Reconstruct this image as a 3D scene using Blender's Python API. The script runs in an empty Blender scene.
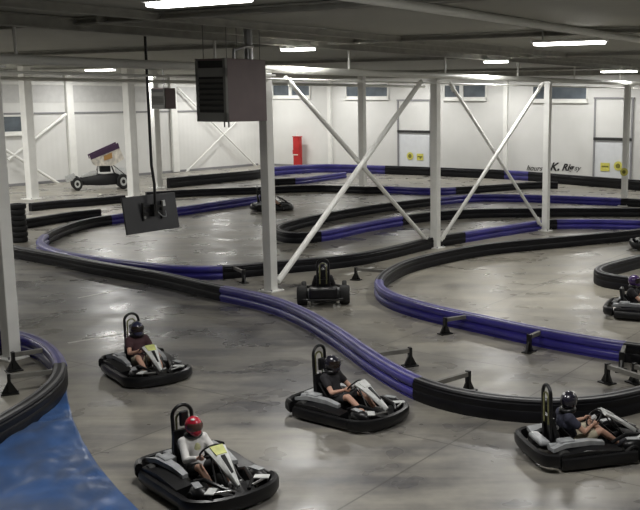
import bpy, bmesh, math, random
from mathutils import Vector, Matrix
random.seed(7)
SC = bpy.context.scene
COL = SC.collection
PI = math.pi

# ------------------------------------------------------------ camera model
F, CX, CY, CAMH, YH = 950.0, 440.0, 255.0, 5.2, 99.0
PITCH = math.atan((CY-YH)/F); PC, PS = math.cos(PITCH), math.sin(PITCH)
def ray(x, y):
    dx = (x-CX)/F; dy = -(y-CY)/F
    return (dx, PC+dy*PS, -PS+dy*PC)
def P(x, y, z=0.0):
    d = ray(x, y); t = (z-CAMH)/d[2]
    return Vector((d[0]*t, d[1]*t, z))
def PD(x, y, Y):
    d = ray(x, y); t = Y/d[1]
    return Vector((d[0]*t, Y, CAMH+d[2]*t))
U = Vector((.524, .852, 0)).normalized()      # direction of the column row and left wall
V = Vector((.852, -.524, 0)).normalized()     # direction of the far wall
ANG_U = math.atan2(U.y, U.x); ANG_V = math.atan2(V.y, V.x)

# ------------------------------------------------------------ materials
def new_mat(name, col, rough=.5, metal=0.0, spec=.5, bump=0, bscale=20, var=0, vscale=3, emit=None, estr=0, coat=0):
    m = bpy.data.materials.new(name); m.use_nodes = True
    nt = m.node_tree; b = nt.nodes['Principled BSDF']
    b.inputs['Base Color'].default_value = (*col, 1)
    b.inputs['Roughness'].default_value = rough
    b.inputs['Metallic'].default_value = metal
    b.inputs['Specular IOR Level'].default_value = spec
    b.inputs['Coat Weight'].default_value = coat
    if emit:
        b.inputs['Emission Color'].default_value = (*emit, 1); b.inputs['Emission Strength'].default_value = estr
    tc = nt.nodes.new('ShaderNodeTexCoord')
    if var:
        n = nt.nodes.new('ShaderNodeTexNoise'); n.inputs['Scale'].default_value = vscale; n.inputs['Detail'].default_value = 4
        nt.links.new(tc.outputs['Object'], n.inputs['Vector'])
        mr = nt.nodes.new('ShaderNodeMapRange'); mr.inputs[1].default_value = .3; mr.inputs[2].default_value = .7
        mr.inputs[3].default_value = 1-var; mr.inputs[4].default_value = 1+var
        nt.links.new(n.outputs['Fac'], mr.inputs[0])
        mx = nt.nodes.new('ShaderNodeVectorMath'); mx.operation = 'SCALE'; mx.inputs[0].default_value = col
        nt.links.new(mr.outputs[0], mx.inputs['Scale']); nt.links.new(mx.outputs[0], b.inputs['Base Color'])
    if bump:
        n = nt.nodes.new('ShaderNodeTexNoise'); n.inputs['Scale'].default_value = bscale
        nt.links.new(tc.outputs['Object'], n.inputs['Vector'])
        bp = nt.nodes.new('ShaderNodeBump'); bp.inputs['Strength'].default_value = bump; bp.inputs['Distance'].default_value = .02
        nt.links.new(n.outputs['Fac'], bp.inputs['Height']); nt.links.new(bp.outputs[0], b.inputs['Normal'])
    return m
M = {}
M['blue'] = new_mat('blue_plastic', (.035, .029, .22), .30, var=.25, vscale=1.5, spec=.6)
M['black_rail'] = new_mat('black_plastic', (.006, .006, .008), .45, var=.3, vscale=2, spec=.22)
M['lilac'] = new_mat('lilac_highlight_strip', (.20, .19, .36), .4, var=.3)  # lamp highlight along the blue rail tops, painted as a lilac colour
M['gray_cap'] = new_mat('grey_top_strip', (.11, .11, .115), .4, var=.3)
M['rubber'] = new_mat('rubber', (.012, .012, .012), .7, bump=.3, bscale=60)
M['black'] = new_mat('black_moulded', (.005, .005, .006), .38, spec=.4, var=.2, vscale=8)
M['black_metal'] = new_mat('black_metal', (.012, .012, .012), .4, metal=.2)
M['white_paint'] = new_mat('white_steel', (.76, .76, .73), .5, var=.06, vscale=2)
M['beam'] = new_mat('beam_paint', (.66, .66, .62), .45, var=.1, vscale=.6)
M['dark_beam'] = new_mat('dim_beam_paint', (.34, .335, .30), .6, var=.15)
M['white_plastic'] = new_mat('white_plastic', (.55, .56, .55), .35, var=.15, vscale=12)
M['grey_plastic'] = new_mat('grey_plastic', (.30, .31, .32), .35, var=.2, vscale=9)
M['yellow'] = new_mat('yellow_sticker', (.62, .58, .12), .5, var=.15, vscale=9)
M['yellow_green'] = new_mat('lime_sticker', (.55, .58, .20), .5, var=.2, vscale=9)
M['metal'] = new_mat('steel', (.35, .35, .35), .35, metal=.9)
M['red'] = new_mat('red_paint', (.42, .015, .015), .4, var=.1)
M['mauve'] = new_mat('mauve_brown_panel', (.15, .108, .112), .5, var=.06)
M['louver'] = new_mat('louver_dark', (.05, .05, .045), .5)
M['heater_grey'] = new_mat('heater_grey', (.16, .16, .15), .5)
M['tv'] = new_mat('screen_housing', (.030, .031, .036), .45, var=.1)
M['glass'] = new_mat('window_glass', (.10, .12, .14), .15, spec=.6, var=.35, vscale=.9)
M['skin'] = new_mat('skin', (.50, .29, .21), .5)
M['skin_b'] = new_mat('skin_tan', (.42, .25, .17), .5)
M['sh_white'] = new_mat('white_cloth', (.62, .61, .60), .8, var=.1, vscale=9)
M['sh_black'] = new_mat('black_cloth', (.014, .013, .016), .85)
M['sh_navy'] = new_mat('navy_cloth', (.030, .032, .055), .85, var=.2)
M['sh_maroon'] = new_mat('maroon_cloth', (.045, .018, .022), .85, var=.2)
M['khaki'] = new_mat('khaki_cloth', (.40, .36, .27), .85, var=.1)
M['dark_short'] = new_mat('dark_short_cloth', (.02, .02, .022), .85)
M['vest'] = new_mat('lime_print', (.50, .50, .28), .8, var=.3, vscale=20)
M['h_red'] = new_mat('red_helmet', (.36, .012, .03), .25, coat=.5)
M['h_black'] = new_mat('black_helmet', (.014, .013, .022), .25, coat=.5)
M['h_navy'] = new_mat('navy_helmet', (.025, .028, .06), .25, coat=.5)
M['h_white'] = new_mat('white_helmet_patch', (.5, .5, .5), .3)
M['h_purple'] = new_mat('purple_helmet', (.06, .03, .12), .25, coat=.5)
M['visor'] = new_mat('dark_visor', (.02, .014, .012), .12, spec=.6)
M['visor_brown'] = new_mat('brown_visor', (.10, .05, .04), .2, spec=.6)
M['hair'] = new_mat('dark_hair', (.02, .012, .008), .8)
M['shoe_white'] = new_mat('white_shoe', (.55, .55, .55), .6)
M['shoe_dark'] = new_mat('dark_shoe', (.02, .02, .025), .6)
M['purple'] = new_mat('purple_print', (.05, .02, .06), .5)
M['cream'] = new_mat('cream_print', (.66, .62, .55), .5, var=.35, vscale=4)
M['ink'] = new_mat('black_lettering', (.02, .02, .02), .7)
M['tape'] = new_mat('white_floor_tape', (.62, .61, .58), .5, var=.3, vscale=2)
M['door_w'] = new_mat('door_white', (.66, .68, .70), .5, var=.04)
M['wall_grey'] = new_mat('grey_band', (.52, .52, .51), .7, var=.06)
M['frame_grey'] = new_mat('door_track_grey', (.22, .22, .23), .5)
M['lamp'] = new_mat('lamp_diffuser', (.9, .9, .9), .5, emit=(1, .985, .95), estr=6)

def wall_material():
    m = bpy.data.materials.new('painted_wall_panels'); m.use_nodes = True
    nt = m.node_tree; b = nt.nodes['Principled BSDF']; b.inputs['Roughness'].default_value = .65
    tc = nt.nodes.new('ShaderNodeTexCoord')
    n = nt.nodes.new('ShaderNodeTexNoise'); n.inputs['Scale'].default_value = .35; n.inputs['Detail'].default_value = 5
    nt.links.new(tc.outputs['Object'], n.inputs['Vector'])
    cr = nt.nodes.new('ShaderNodeValToRGB')
    cr.color_ramp.elements[0].position = .3; cr.color_ramp.elements[0].color = (.60, .60, .58, 1)
    cr.color_ramp.elements[1].position = .7; cr.color_ramp.elements[1].color = (.70, .70, .68, 1)
    nt.links.new(n.outputs['Fac'], cr.inputs[0]); nt.links.new(cr.outputs[0], b.inputs['Base Color'])
    w = nt.nodes.new('ShaderNodeTexWave'); w.inputs['Scale'].default_value = .8; w.bands_direction = 'X'
    nt.links.new(tc.outputs['Object'], w.inputs['Vector'])
    bp = nt.nodes.new('ShaderNodeBump'); bp.inputs['Strength'].default_value = .08; bp.inputs['Distance'].default_value = .03
    nt.links.new(w.outputs['Fac'], bp.inputs['Height']); nt.links.new(bp.outputs[0], b.inputs['Normal'])
    return m
M['wall'] = wall_material()

RUBBER_AND_LIGHT = [(P(150, 300).x, P(150, 300).y, 7.5, .42), (P(250, 350).x, P(250, 350).y, 3.5, .30), (P(60, 270).x, P(60, 270).y, 7, .3), (P(300, 385).x, P(300, 385).y, 2.5, .25), (P(330, 222).x, P(330, 222).y, 8, .2),
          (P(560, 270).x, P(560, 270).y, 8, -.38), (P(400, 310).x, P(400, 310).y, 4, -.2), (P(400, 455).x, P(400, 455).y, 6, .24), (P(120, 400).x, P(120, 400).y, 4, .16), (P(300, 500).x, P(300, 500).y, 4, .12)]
def floor_material():
    m = bpy.data.materials.new('worn_concrete'); m.use_nodes = True
    nt = m.node_tree; L = nt.links; b = nt.nodes['Principled BSDF']
    tc = nt.nodes.new('ShaderNodeTexCoord')
    def noise(scale, det, rough=.5, dist=0, vec=None):
        n = nt.nodes.new('ShaderNodeTexNoise'); n.inputs['Scale'].default_value = scale
        n.inputs['Detail'].default_value = det; n.inputs['Roughness'].default_value = rough; n.inputs['Distortion'].default_value = dist
        L.new(vec or tc.outputs['Object'], n.inputs['Vector']); return n
    mp = nt.nodes.new('ShaderNodeMapping'); mp.inputs['Rotation'].default_value[2] = -ANG_V
    L.new(tc.outputs['Object'], mp.inputs['Vector'])
    def mth(op, a, b=None, c=None, clamp=False):
        q = nt.nodes.new('ShaderNodeMath'); q.operation = op; q.use_clamp = clamp
        for i_, v in enumerate((a, b, c)):
            if v is None: continue
            if isinstance(v, (int, float)): q.inputs[i_].default_value = v
            else: L.new(v, q.inputs[i_])
        return q.outputs[0]
    def stretch(rot, sx, sy):
        q = nt.nodes.new('ShaderNodeMapping'); q.inputs['Rotation'].default_value[2] = rot; q.inputs['Scale'].default_value = (sx, sy, 1)
        L.new(tc.outputs['Object'], q.inputs['Vector']); return q.outputs[0]
    big = noise(.22, 2, .5, .4).outputs['Fac']; midn = noise(.8, 3, .55, .2); mid = midn.outputs['Fac']
    fine = noise(6, 3, .6)
    st1 = noise(.75, 4, .6, .3, stretch(.45, .35, 2.2)).outputs['Fac']
    st2 = noise(.9, 4, .6, .3, stretch(-.7, .3, 2.4)).outputs['Fac']
    def cen(x, k): return mth('MULTIPLY', mth('SUBTRACT', x, .5), k)
    v = mth('ADD', .56, cen(big, .9)); v = mth('ADD', v, cen(mid, .9)); v = mth('ADD', v, cen(st1, 1.0)); v = mth('ADD', v, cen(st2, .8)); v = mth('ADD', v, cen(fine.outputs['Fac'], .35))
    # rubber left by the karts, light reflection painted at right, near floor darkened
    for (cx_, cy_, r_, k_) in RUBBER_AND_LIGHT:
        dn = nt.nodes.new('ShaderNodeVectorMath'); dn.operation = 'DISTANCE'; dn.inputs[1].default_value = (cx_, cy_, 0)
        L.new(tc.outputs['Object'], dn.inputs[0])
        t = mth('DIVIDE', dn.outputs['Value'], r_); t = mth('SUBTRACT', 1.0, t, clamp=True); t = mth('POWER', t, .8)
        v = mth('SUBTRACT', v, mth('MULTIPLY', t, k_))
    cr = nt.nodes.new('ShaderNodeMix'); cr.data_type = 'RGBA'
    cr.inputs['A'].default_value = (.085, .083, .088, 1); cr.inputs['B'].default_value = (.37, .345, .285, 1)
    L.new(mth('ADD', v, 0.0, clamp=True), cr.inputs['Factor'])
    # saw-cut joints on a grid
    sp = nt.nodes.new('ShaderNodeSeparateXYZ'); L.new(mp.outputs[0], sp.inputs[0])
    outs = []
    for ax, off in ((0, 2.40), (1, .4)):
        a = nt.nodes.new('ShaderNodeMath'); a.operation = 'ADD'; a.inputs[1].default_value = 400+off; L.new(sp.outputs[ax], a.inputs[0])
        mo = nt.nodes.new('ShaderNodeMath'); mo.operation = 'MODULO'; mo.inputs[1].default_value = 4.25; L.new(a.outputs[0], mo.inputs[0])
        lt = nt.nodes.new('ShaderNodeMath'); lt.operation = 'LESS_THAN'; lt.inputs[1].default_value = .03; L.new(mo.outputs[0], lt.inputs[0])
        outs.append(lt.outputs[0])
    mx = nt.nodes.new('ShaderNodeMath'); mx.operation = 'MAXIMUM'; L.new(outs[0], mx.inputs[0]); L.new(outs[1], mx.inputs[1])
    sc = nt.nodes.new('ShaderNodeMath'); sc.operation = 'MULTIPLY'; sc.inputs[1].default_value = .6; L.new(mx.outputs[0], sc.inputs[0])
    mix = nt.nodes.new('ShaderNodeMix'); mix.data_type = 'RGBA'; mix.inputs['B'].default_value = (.045, .042, .038, 1)
    L.new(sc.outputs[0], mix.inputs['Factor']); L.new(cr.outputs['Result'], mix.inputs['A'])
    L.new(mix.outputs['Result'], b.inputs['Base Color'])
    mr = nt.nodes.new('ShaderNodeMapRange'); mr.inputs[1].default_value = .35; mr.inputs[2].default_value = .65
    mr.inputs[3].default_value = .24; mr.inputs[4].default_value = .42
    L.new(mid, mr.inputs[0]); L.new(mr.outputs[0], b.inputs['Roughness'])
    b.inputs['Specular IOR Level'].default_value = .5
    bp = nt.nodes.new('ShaderNodeBump'); bp.inputs['Strength'].default_value = .04; bp.inputs['Distance'].default_value = .01
    L.new(fine.outputs['Fac'], bp.inputs['Height']); L.new(bp.outputs[0], b.inputs['Normal'])
    return m
M['floor'] = floor_material()

def ceiling_material():
    m = bpy.data.materials.new('metal_deck'); m.use_nodes = True
    nt = m.node_tree; L = nt.links; b = nt.nodes['Principled BSDF']; b.inputs['Roughness'].default_value = .7
    tc = nt.nodes.new('ShaderNodeTexCoord')
    mp = nt.nodes.new('ShaderNodeMapping'); mp.inputs['Rotation'].default_value[2] = -ANG_V; L.new(tc.outputs['Object'], mp.inputs['Vector'])
    w = nt.nodes.new('ShaderNodeTexWave'); w.inputs['Scale'].default_value = .5; w.bands_direction = 'Y'; L.new(mp.outputs[0], w.inputs['Vector'])
    n = nt.nodes.new('ShaderNodeTexNoise'); n.inputs['Scale'].default_value = .3; L.new(tc.outputs['Object'], n.inputs['Vector'])
    cr = nt.nodes.new('ShaderNodeValToRGB')
    cr.color_ramp.elements[0].position = .3; cr.color_ramp.elements[0].color = (.33, .33, .29, 1)
    cr.color_ramp.elements[1].position = .7; cr.color_ramp.elements[1].color = (.37, .37, .325, 1)
    L.new(n.outputs['Fac'], cr.inputs[0]); L.new(cr.outputs[0], b.inputs['Base Color'])
    bp = nt.nodes.new('ShaderNodeBump'); bp.inputs['Strength'].default_value = .05; bp.inputs['Distance'].default_value = .03
    L.new(w.outputs['Fac'], bp.inputs['Height']); L.new(bp.outputs[0], b.inputs['Normal'])
    return m
M['deck'] = ceiling_material()

def sheet_material():
    m = bpy.data.materials.new('blue_vinyl'); m.use_nodes = True
    nt = m.node_tree; L = nt.links; b = nt.nodes['Principled BSDF']; b.inputs['Roughness'].default_value = .3
    tc = nt.nodes.new('ShaderNodeTexCoord')
    n = nt.nodes.new('ShaderNodeTexNoise'); n.inputs['Scale'].default_value = 1.1; n.inputs['Detail'].default_value = 5; n.inputs['Distortion'].default_value = 1
    L.new(tc.outputs['Object'], n.inputs['Vector'])
    cr = nt.nodes.new('ShaderNodeValToRGB')
    cr.color_ramp.elements[0].position = .35; cr.color_ramp.elements[0].color = (.060, .095, .185, 1)
    cr.color_ramp.elements[1].position = .7; cr.color_ramp.elements[1].color = (.040, .115, .32, 1)
    L.new(n.outputs['Fac'], cr.inputs[0]); L.new(cr.outputs[0], b.inputs['Base Color'])
    return m
M['sheet'] = sheet_material()

# ------------------------------------------------------------ mesh helpers
class MB:
    def __init__(s): s.bm = bmesh.new()
    def box(s, c, d, mat=None, bev=0.0):
        r = bmesh.ops.create_cube(s.bm, size=1.0)
        vs = r['verts']
        T = Matrix.Translation(Vector(c))
        if mat is not None: T = T @ mat.to_4x4()
        T = T @ Matrix.Diagonal((*d, 1))
        bmesh.ops.transform(s.bm, matrix=T, verts=vs)
        if bev:
            es = list({e for v in vs for e in v.link_edges})
            bmesh.ops.bevel(s.bm, geom=es, offset=bev, segments=2, affect='EDGES', profile=.5)
        return s
    def tube(s, pts, r, n=10, cap=True, closed=False):
        pts = [Vector(p) for p in pts]; N = len(pts)
        rs = r if isinstance(r, (list, tuple)) else [r]*N
        rings = []; up = None
        for i, p in enumerate(pts):
            a = pts[(i-1) % N] if (i > 0 or closed) else p
            b = pts[(i+1) % N] if (i < N-1 or closed) else p
            t = (b-a).normalized()
            if up is None:
                up = Vector((0, 0, 1)) if abs(t.z) < .9 else Vector((1, 0, 0))
            x = t.cross(up).normalized(); y = x.cross(t).normalized(); up = y
            rings.append([s.bm.verts.new(p+rs[i]*(math.cos(2*PI*k/n)*x+math.sin(2*PI*k/n)*y)) for k in range(n)])
        m = N if closed else N-1
        for i in range(m):
            A = rings[i]; B = rings[(i+1) % N]
            for k in range(n):
                s.bm.faces.new((A[k], A[(k+1) % n], B[(k+1) % n], B[k]))
        if cap and not closed:
            s.bm.faces.new(rings[0][::-1]); s.bm.faces.new(rings[-1])
        return s
    def sphere(s, c, r, sc=(1, 1, 1), rot=None, u=16, v=10):
        q = bmesh.ops.create_uvsphere(s.bm, u_segments=u, v_segments=v, radius=r)
        T = Matrix.Translation(Vector(c))
        if rot is not None: T = T @ rot.to_4x4()
        bmesh.ops.transform(s.bm, matrix=T @ Matrix.Diagonal((*sc, 1)), verts=q['verts'])
        return s
    def cyl(s, a, b, r, n=16, r2=None):
        return s.tube([a, b], [r, r2 if r2 is not None else r], n)
    def prism(s, poly, h0, h1, f=lambda x, y, z: (x, y, z)):
        a = [s.bm.verts.new(f(x, y, h0)) for x, y in poly]; b = [s.bm.verts.new(f(x, y, h1)) for x, y in poly]
        n = len(poly)
        s.bm.faces.new(a[::-1]); s.bm.faces.new(b)
        for i in range(n): s.bm.faces.new((a[i], a[(i+1) % n], b[(i+1) % n], b[i]))
        return s
    def loft(s, rings, closed_end=True):
        R = [[s.bm.verts.new(p) for p in r] for r in rings]; n = len(R[0])
        for A, B in zip(R, R[1:]):
            for k in range(n): s.bm.faces.new((A[k], A[(k+1) % n], B[(k+1) % n], B[k]))
        if closed_end: s.bm.faces.new(R[0][::-1]); s.bm.faces.new(R[-1])
        return s
    def build(s, name, mat, parent=None, smooth=True, bev=0):
        bmesh.ops.recalc_face_normals(s.bm, faces=s.bm.faces)
        me = bpy.data.meshes.new(name); s.bm.to_mesh(me); s.bm.free()
        mats = mat if isinstance(mat, list) else [mat]
        for q in mats: me.materials.append(M[q] if isinstance(q, str) else q)
        o = bpy.data.objects.new(name, me); COL.objects.link(o)
        if smooth:
            me.polygons.foreach_set('use_smooth', [True]*len(me.polygons))
            try: me.set_sharp_from_angle(angle=math.radians(38))
            except Exception: pass
        if parent: o.parent = parent
        return o
def tag(o, label=None, cat=None, group=None, kind=None):
    if label: o['label'] = label
    if cat: o['category'] = cat
    if group: o['group'] = group
    if kind: o['kind'] = kind
    return o
def empty(name, loc, rz=0.0):
    o = bpy.data.objects.new(name, None); COL.objects.link(o)
    o.location = loc; o.rotation_euler = (0, 0, rz); o.empty_display_size = .2
    return o
def copy_tree(o, parent=None):
    c = o.copy(); COL.objects.link(c)
    if parent: c.parent = parent
    for ch in list(o.children): copy_tree(ch, c)
    return c
def RZ(a): return Matrix.Rotation(a, 3, 'Z')

# ------------------------------------------------------------ room shell
CORN = P(262, 165)
CORN = Vector((CORN.x, CORN.y, 0))
def uv(u, v, z=0): return CORN + U*u + V*v + Vector((0, 0, z))
ZC = 6.9
UL, VL = -88.0, 60.0     # left wall runs back past the camera, far wall runs right
ROOM = [uv(0, 0), uv(0, VL), uv(UL, VL), uv(UL, 0)]
MB().prism([(p.x, p.y) for p in ROOM], -.2, 0).build('floor', 'floor', smooth=False)['kind'] = 'structure'
MB().prism([(p.x, p.y) for p in ROOM], ZC, ZC+.2).build('ceiling', 'deck', smooth=False)['kind'] = 'structure'
def wall(name, a, b, mat='wall'):
    L_ = (b-a).length; o = MB().box((L_/2, .1, ZC/2), (L_, .2, ZC)).build(name, mat, smooth=False)
    d = (b-a).normalized(); o.location = a; o.rotation_euler = (0, 0, math.atan2(d.y, d.x)); o['kind'] = 'structure'
    return o
wall('wall_left', uv(UL, 0), uv(0, 0))
wall('wall_back', uv(0, 0), uv(0, VL))
wall('wall_right', uv(0, VL), uv(UL, VL))
wall('wall_front', uv(UL, VL), uv(UL, 0))

def hit_back(x, y, off=0.0):           # point on far wall seen at pixel
    d = Vector(ray(x, y)); c0 = CORN - U*off - Vector((0, 0, CAMH))
    t = U.dot(c0)/U.dot(d); return d*t + Vector((0, 0, CAMH))
def hit_left(x, y, off=0.0):
    d = Vector(ray(x, y)); c0 = CORN + V*off - Vector((0, 0, CAMH))
    t = V.dot(c0)/V.dot(d); return d*t + Vector((0, 0, CAMH))

def frame_on(name, kind_wall, x0, y0, x1, y1, th, inset=0):
    """empty on a wall with local x along wall, z up; returns (empty, w, h)"""
    f = hit_back if kind_wall == 'b' else hit_left
    xm = (x0+x1)/2
    a, b = f(x0, y1), f(x1, y1); top = f(xm, y0).z; bot = f(xm, y1).z
    w = (b-a).length
    c = (a+b)/2; e = empty(name, (c.x, c.y, bot), ANG_V if kind_wall == 'b' else ANG_U)
    return e, w, top-bot
# windows in far wall
wi = 0
def window(k, x0, y0, x1, y1, split, no):
    e, w, h = frame_on('window_%d' % no, k, x0, y0, x1, y1, .1)
    e['kind'] = 'structure'
    fm = MB(); t = .2
    fm.box((0, -.05, t/2), (w, .1, t)).box((0, -.05, h-t/4), (w, .1, t/2)).box((-w/2+t/4, -.05, h/2), (t/2, .1, h)).box((w/2-t/4, -.05, h/2), (t/2, .1, h))
    for s_ in split: fm.box((-w/2+w*s_, -.05, h/2), (.3, .09, h))
    fm.build('window_frame', 'white_paint', e, smooth=False)
    MB().box((0, -.02, h/2), (w-.05, .03, h-.08)).build('pane', 'glass', e, smooth=False)
    MB().box((0, -.09, -.03), (w+.1, .2, .07)).build('window_sill', 'white_paint', e, smooth=False)
window('b', 273, 84, 311, 98, (.48,), 1)
window('b', 346, 83, 389, 99, (.38,), 2)
window('b', 444, 84, 487, 100, (.42,), 3)
window('b', 532, 85, 588, 102, (.30,), 4)
window('l', -6, 115, 23, 135, (), 5)
# dark girt line and pale upper band on left wall
def strip_left(name, y_at, x, h, mat, off, L0=-60, L1=-.3):
    z = hit_left(x, y_at).z
    o = MB().box(((L0+L1)/2, off, 0), (L1-L0, .06, h)).build(name, mat, smooth=False)
    o.location = uv(0, 0, z); o.rotation_euler = (0, 0, ANG_U); o['kind'] = 'structure'; return o
strip_left('trim_1', 113, 60, .11, 'frame_grey', -.03)
strip_left('trim_2', 84, 60, .14, 'white_paint', -.03)
z0 = hit_left(60, 85).z; z1 = hit_left(60, 103).z
o = MB().box((-30.2, -.015, (z0+z1)/2), (59.4, .03, z0-z1-.05)).build('trim_3', 'wall_grey', smooth=False)
o.location = uv(0, 0); o.rotation_euler = (0, 0, ANG_U); o['kind'] = 'structure'
# baseboards
o = MB().box((-30.2, -.03, .08), (59.4, .06, .16)).build('baseboard_left', 'frame_grey', smooth=False); o.location = uv(0, 0); o.rotation_euler = (0, 0, ANG_U); o['kind'] = 'structure'
o = MB().box((30, -.03, .08), (59.4, .06, .16)).build('baseboard_back', 'frame_grey', smooth=False); o.location = uv(0, 0); o.rotation_euler = (0, 0, ANG_V); o['kind'] = 'structure'

# doors in the far wall: tall panel with tracks, a dark bar across
def door(no, x0, x1, ytop, ybar, white_from_bar=True):
    a, b = hit_back(x0, 170), hit_back(x1, 170); w = (b-a).length; c = (a+b)/2
    xm = (x0+x1)/2
    zt = hit_back(xm, ytop).z; zb = hit_back(xm, ybar).z
    e = empty('door_%d' % no, (c.x, c.y, 0), ANG_V); e['kind'] = 'structure'
    MB().box((0, -.03, zb/2), (w-.1, .05, zb)).build('lower_panel', 'door_w', e, smooth=False)
    MB().box((0, -.025, (zt+zb)/2), (w-.1, .04, zt-zb)).build('upper_panel', 'wall', e, smooth=False)
    MB().box((0, -.09, zb), (w+.1, .14, .17), bev=.02).build('crossbar', 'ink', e, smooth=False)
    MB().box((0, -.06, zt+.05), (w+.2, .1, .12)).build('lintel', 'frame_grey', e, smooth=False)
    for s_ in (-1, 1): MB().box((s_*w/2, -.06, zt/2), (.11, .12, zt)).build('track', 'frame_grey', e, smooth=False)
    return e
door(1, 399, 431, 101, 131.5)
door(2, 594, 631, 99, 139)

def wall_sign(x, y, kind, size, label, off=.09):
    p = hit_back(x, y, off)
    e = empty('warning_sign', p, ANG_V); tag(e, label, 'sign')
    if kind == 'circle':
        MB().cyl((0, .008, 0), (0, -.008, 0), size/2, 24).build('plate', 'yellow', e)
        MB().cyl((0, -.008, 0), (0, -.014, 0), size*.27, 20).build('symbol', 'dark_olive', e)
    else:
        MB().box((0, 0, 0), (size, .016, size*.85), bev=.004).build('plate', 'yellow', e, smooth=False)
        m = MB(); m.box((0, -.011, size*.05), (size*.75, .006, size*.16))
        if kind == 'arrow': m.prism([(-.12*size, -.02*size), (.3*size, -.02*size), (.02*size, -.34*size)], -.014, -.008, lambda x, y, z: (x, z, y))
        m.build('symbol', 'dark_olive', e, smooth=False)
    return e
M['dark_olive'] = new_mat('olive_symbol', (.16, .15, .02), .6)
wall_sign(410, 156, 'circle', .55, 'round yellow sign at left on the tall door behind the left of the brace cross')
wall_sign(420, 157, 'arrow', .55, 'yellow sign with a dark arrow on the door nearer the middle of the far wall')
wall_sign(605, 167, 'dash', .62, 'yellow sign with a dark dash on the door at the right end of far wall')
wall_sign(618, 166, 'circle', .58, 'round yellow sign beside the dash sign on the right door')

# wall lettering, partly worn dark script low on the far wall
def lettering():
    e = empty('wall_lettering', hit_back(556, 169, .02), ANG_V)
    tag(e, 'black slanted lettering painted low on the white far wall behind the barriers', 'lettering')
    for txt, px, sz in (('hours', 534, .5), ('K', 553, .75), ('.', 558, 1.0), ('Rig', 567, .62), ('sy', 577, .5)):
        cu = bpy.data.curves.new('t', 'FONT'); cu.body = txt; cu.size = sz; cu.shear = .4; cu.extrude = .008; cu.align_x = 'CENTER'
        if txt in ('K', 'Rig', '.'): cu.offset = .02
        t = bpy.data.objects.new('t', cu); COL.objects.link(t)
        dg = bpy.context.evaluated_depsgraph_get(); me = bpy.data.meshes.new_from_object(t.evaluated_get(dg))
        bpy.data.objects.remove(t)
        me.transform(Matrix.Rotation(PI/2, 4, 'X')); me.materials.clear(); me.materials.append(M['ink'])
        o = bpy.data.objects.new('letters', me); COL.objects.link(o); o.parent = e
        p = hit_back(px, 170.5, .02); q = p - Vector(e.location)
        o.location = (q.dot(V), q.dot(U), q.z)
lettering()

# ------------------------------------------------------------ columns and bracing
def column(px, py, w, label, base=True, top=ZC, hidden_base=False, name='steel_column'):
    p = P(px, py)
    e = empty(name, p, ANG_U); tag(e, label, 'column')
    MB().box((0, 0, top/2+.01), (w, w, top-.02), bev=w*.06).build('shaft', 'white_paint', e, smooth=False)
    if base:
        MB().box((0, 0, .02), (w*1.9, w*1.9, .04), bev=.008).build('base_plate', 'white_paint', e, smooth=False)
        for a in (-1, 1):
            for b in (-1, 1):
                MB().cyl((a*w*.72, b*w*.72, .04), (a*w*.72, b*w*.72, .09), .022, 8).build('bolt', 'metal', e)
    MB().box((0, 0, top-.06), (w*1.5, w*1.5, .05)).build('cap_plate', 'white_paint', e, smooth=False)
    return e
cA = column(12, 358, .26, 'white steel column in the left foreground standing inside the curved barrier', top=5.88)
cB = column(271, 291, .27, 'tall white steel column below the brown box heater', top=5.88)
cC = column(435.5, 248, .27, 'white steel column where the two brace crosses meet', top=5.88)
cD = column(545.5, 231, .24, 'white steel column at the right end of the right brace cross', top=5.88)
cE = column(624, 206, .26, 'white steel column before the right door with a yellow disc on it', top=5.88)
cF = column(363, 186, .36, 'white steel column seen behind the middle of the left brace cross')
cG = column(134, 197, .46, 'white steel column directly behind the hanging screen')
column(158, 188, .42, 'white steel column seen just right of the screen pole')
cH = column(33, 199, .46, 'white steel column at the left behind the tyre stack')
e = empty('warning_disc', P(624, 206)+Vector((-.03, -.2, 0)), ANG_V)
e.location.z = PD(628, 172, P(624, 206).y-.15).z; tag(e, 'yellow disc fixed to the white column in front of the right door', 'sign')
e.location = P(624, 206) - U*.135 + Vector((0, 0, e.location.z))
MB().cyl((0, .0, 0), (0, -.02, 0), .2, 24).build('plate', 'yellow', e); MB().cyl((0, -.02, 0), (0, -.026, 0), .09, 20).build('symbol', 'dark_olive', e)

# pilasters on walls
def pilaster(kw, px, w, label):
    p = hit_left(px, 150) if kw == 'l' else hit_back(px, 150)
    p.z = 0
    o = MB().box((0, -.13 if kw == 'l' else -.1, ZC/2), (w, .2, ZC-.1), bev=.01).build('wall_column', 'white_paint', smooth=False)
    o.location = p; o.rotation_euler = (0, 0, ANG_U if kw == 'l' else ANG_V)
    tag(o, label, 'column')
pilaster('l', 71, .5, 'white flat wall column at the nose of the race car')
pilaster('l', 174, .55, 'white flat wall column on left wall between hanging screen and box heater')
pilaster('b', 331, .3, 'thin white wall column right of the red cabinet')
pilaster('b', 506, .3, 'thin white wall column behind the right brace cross')

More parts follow.
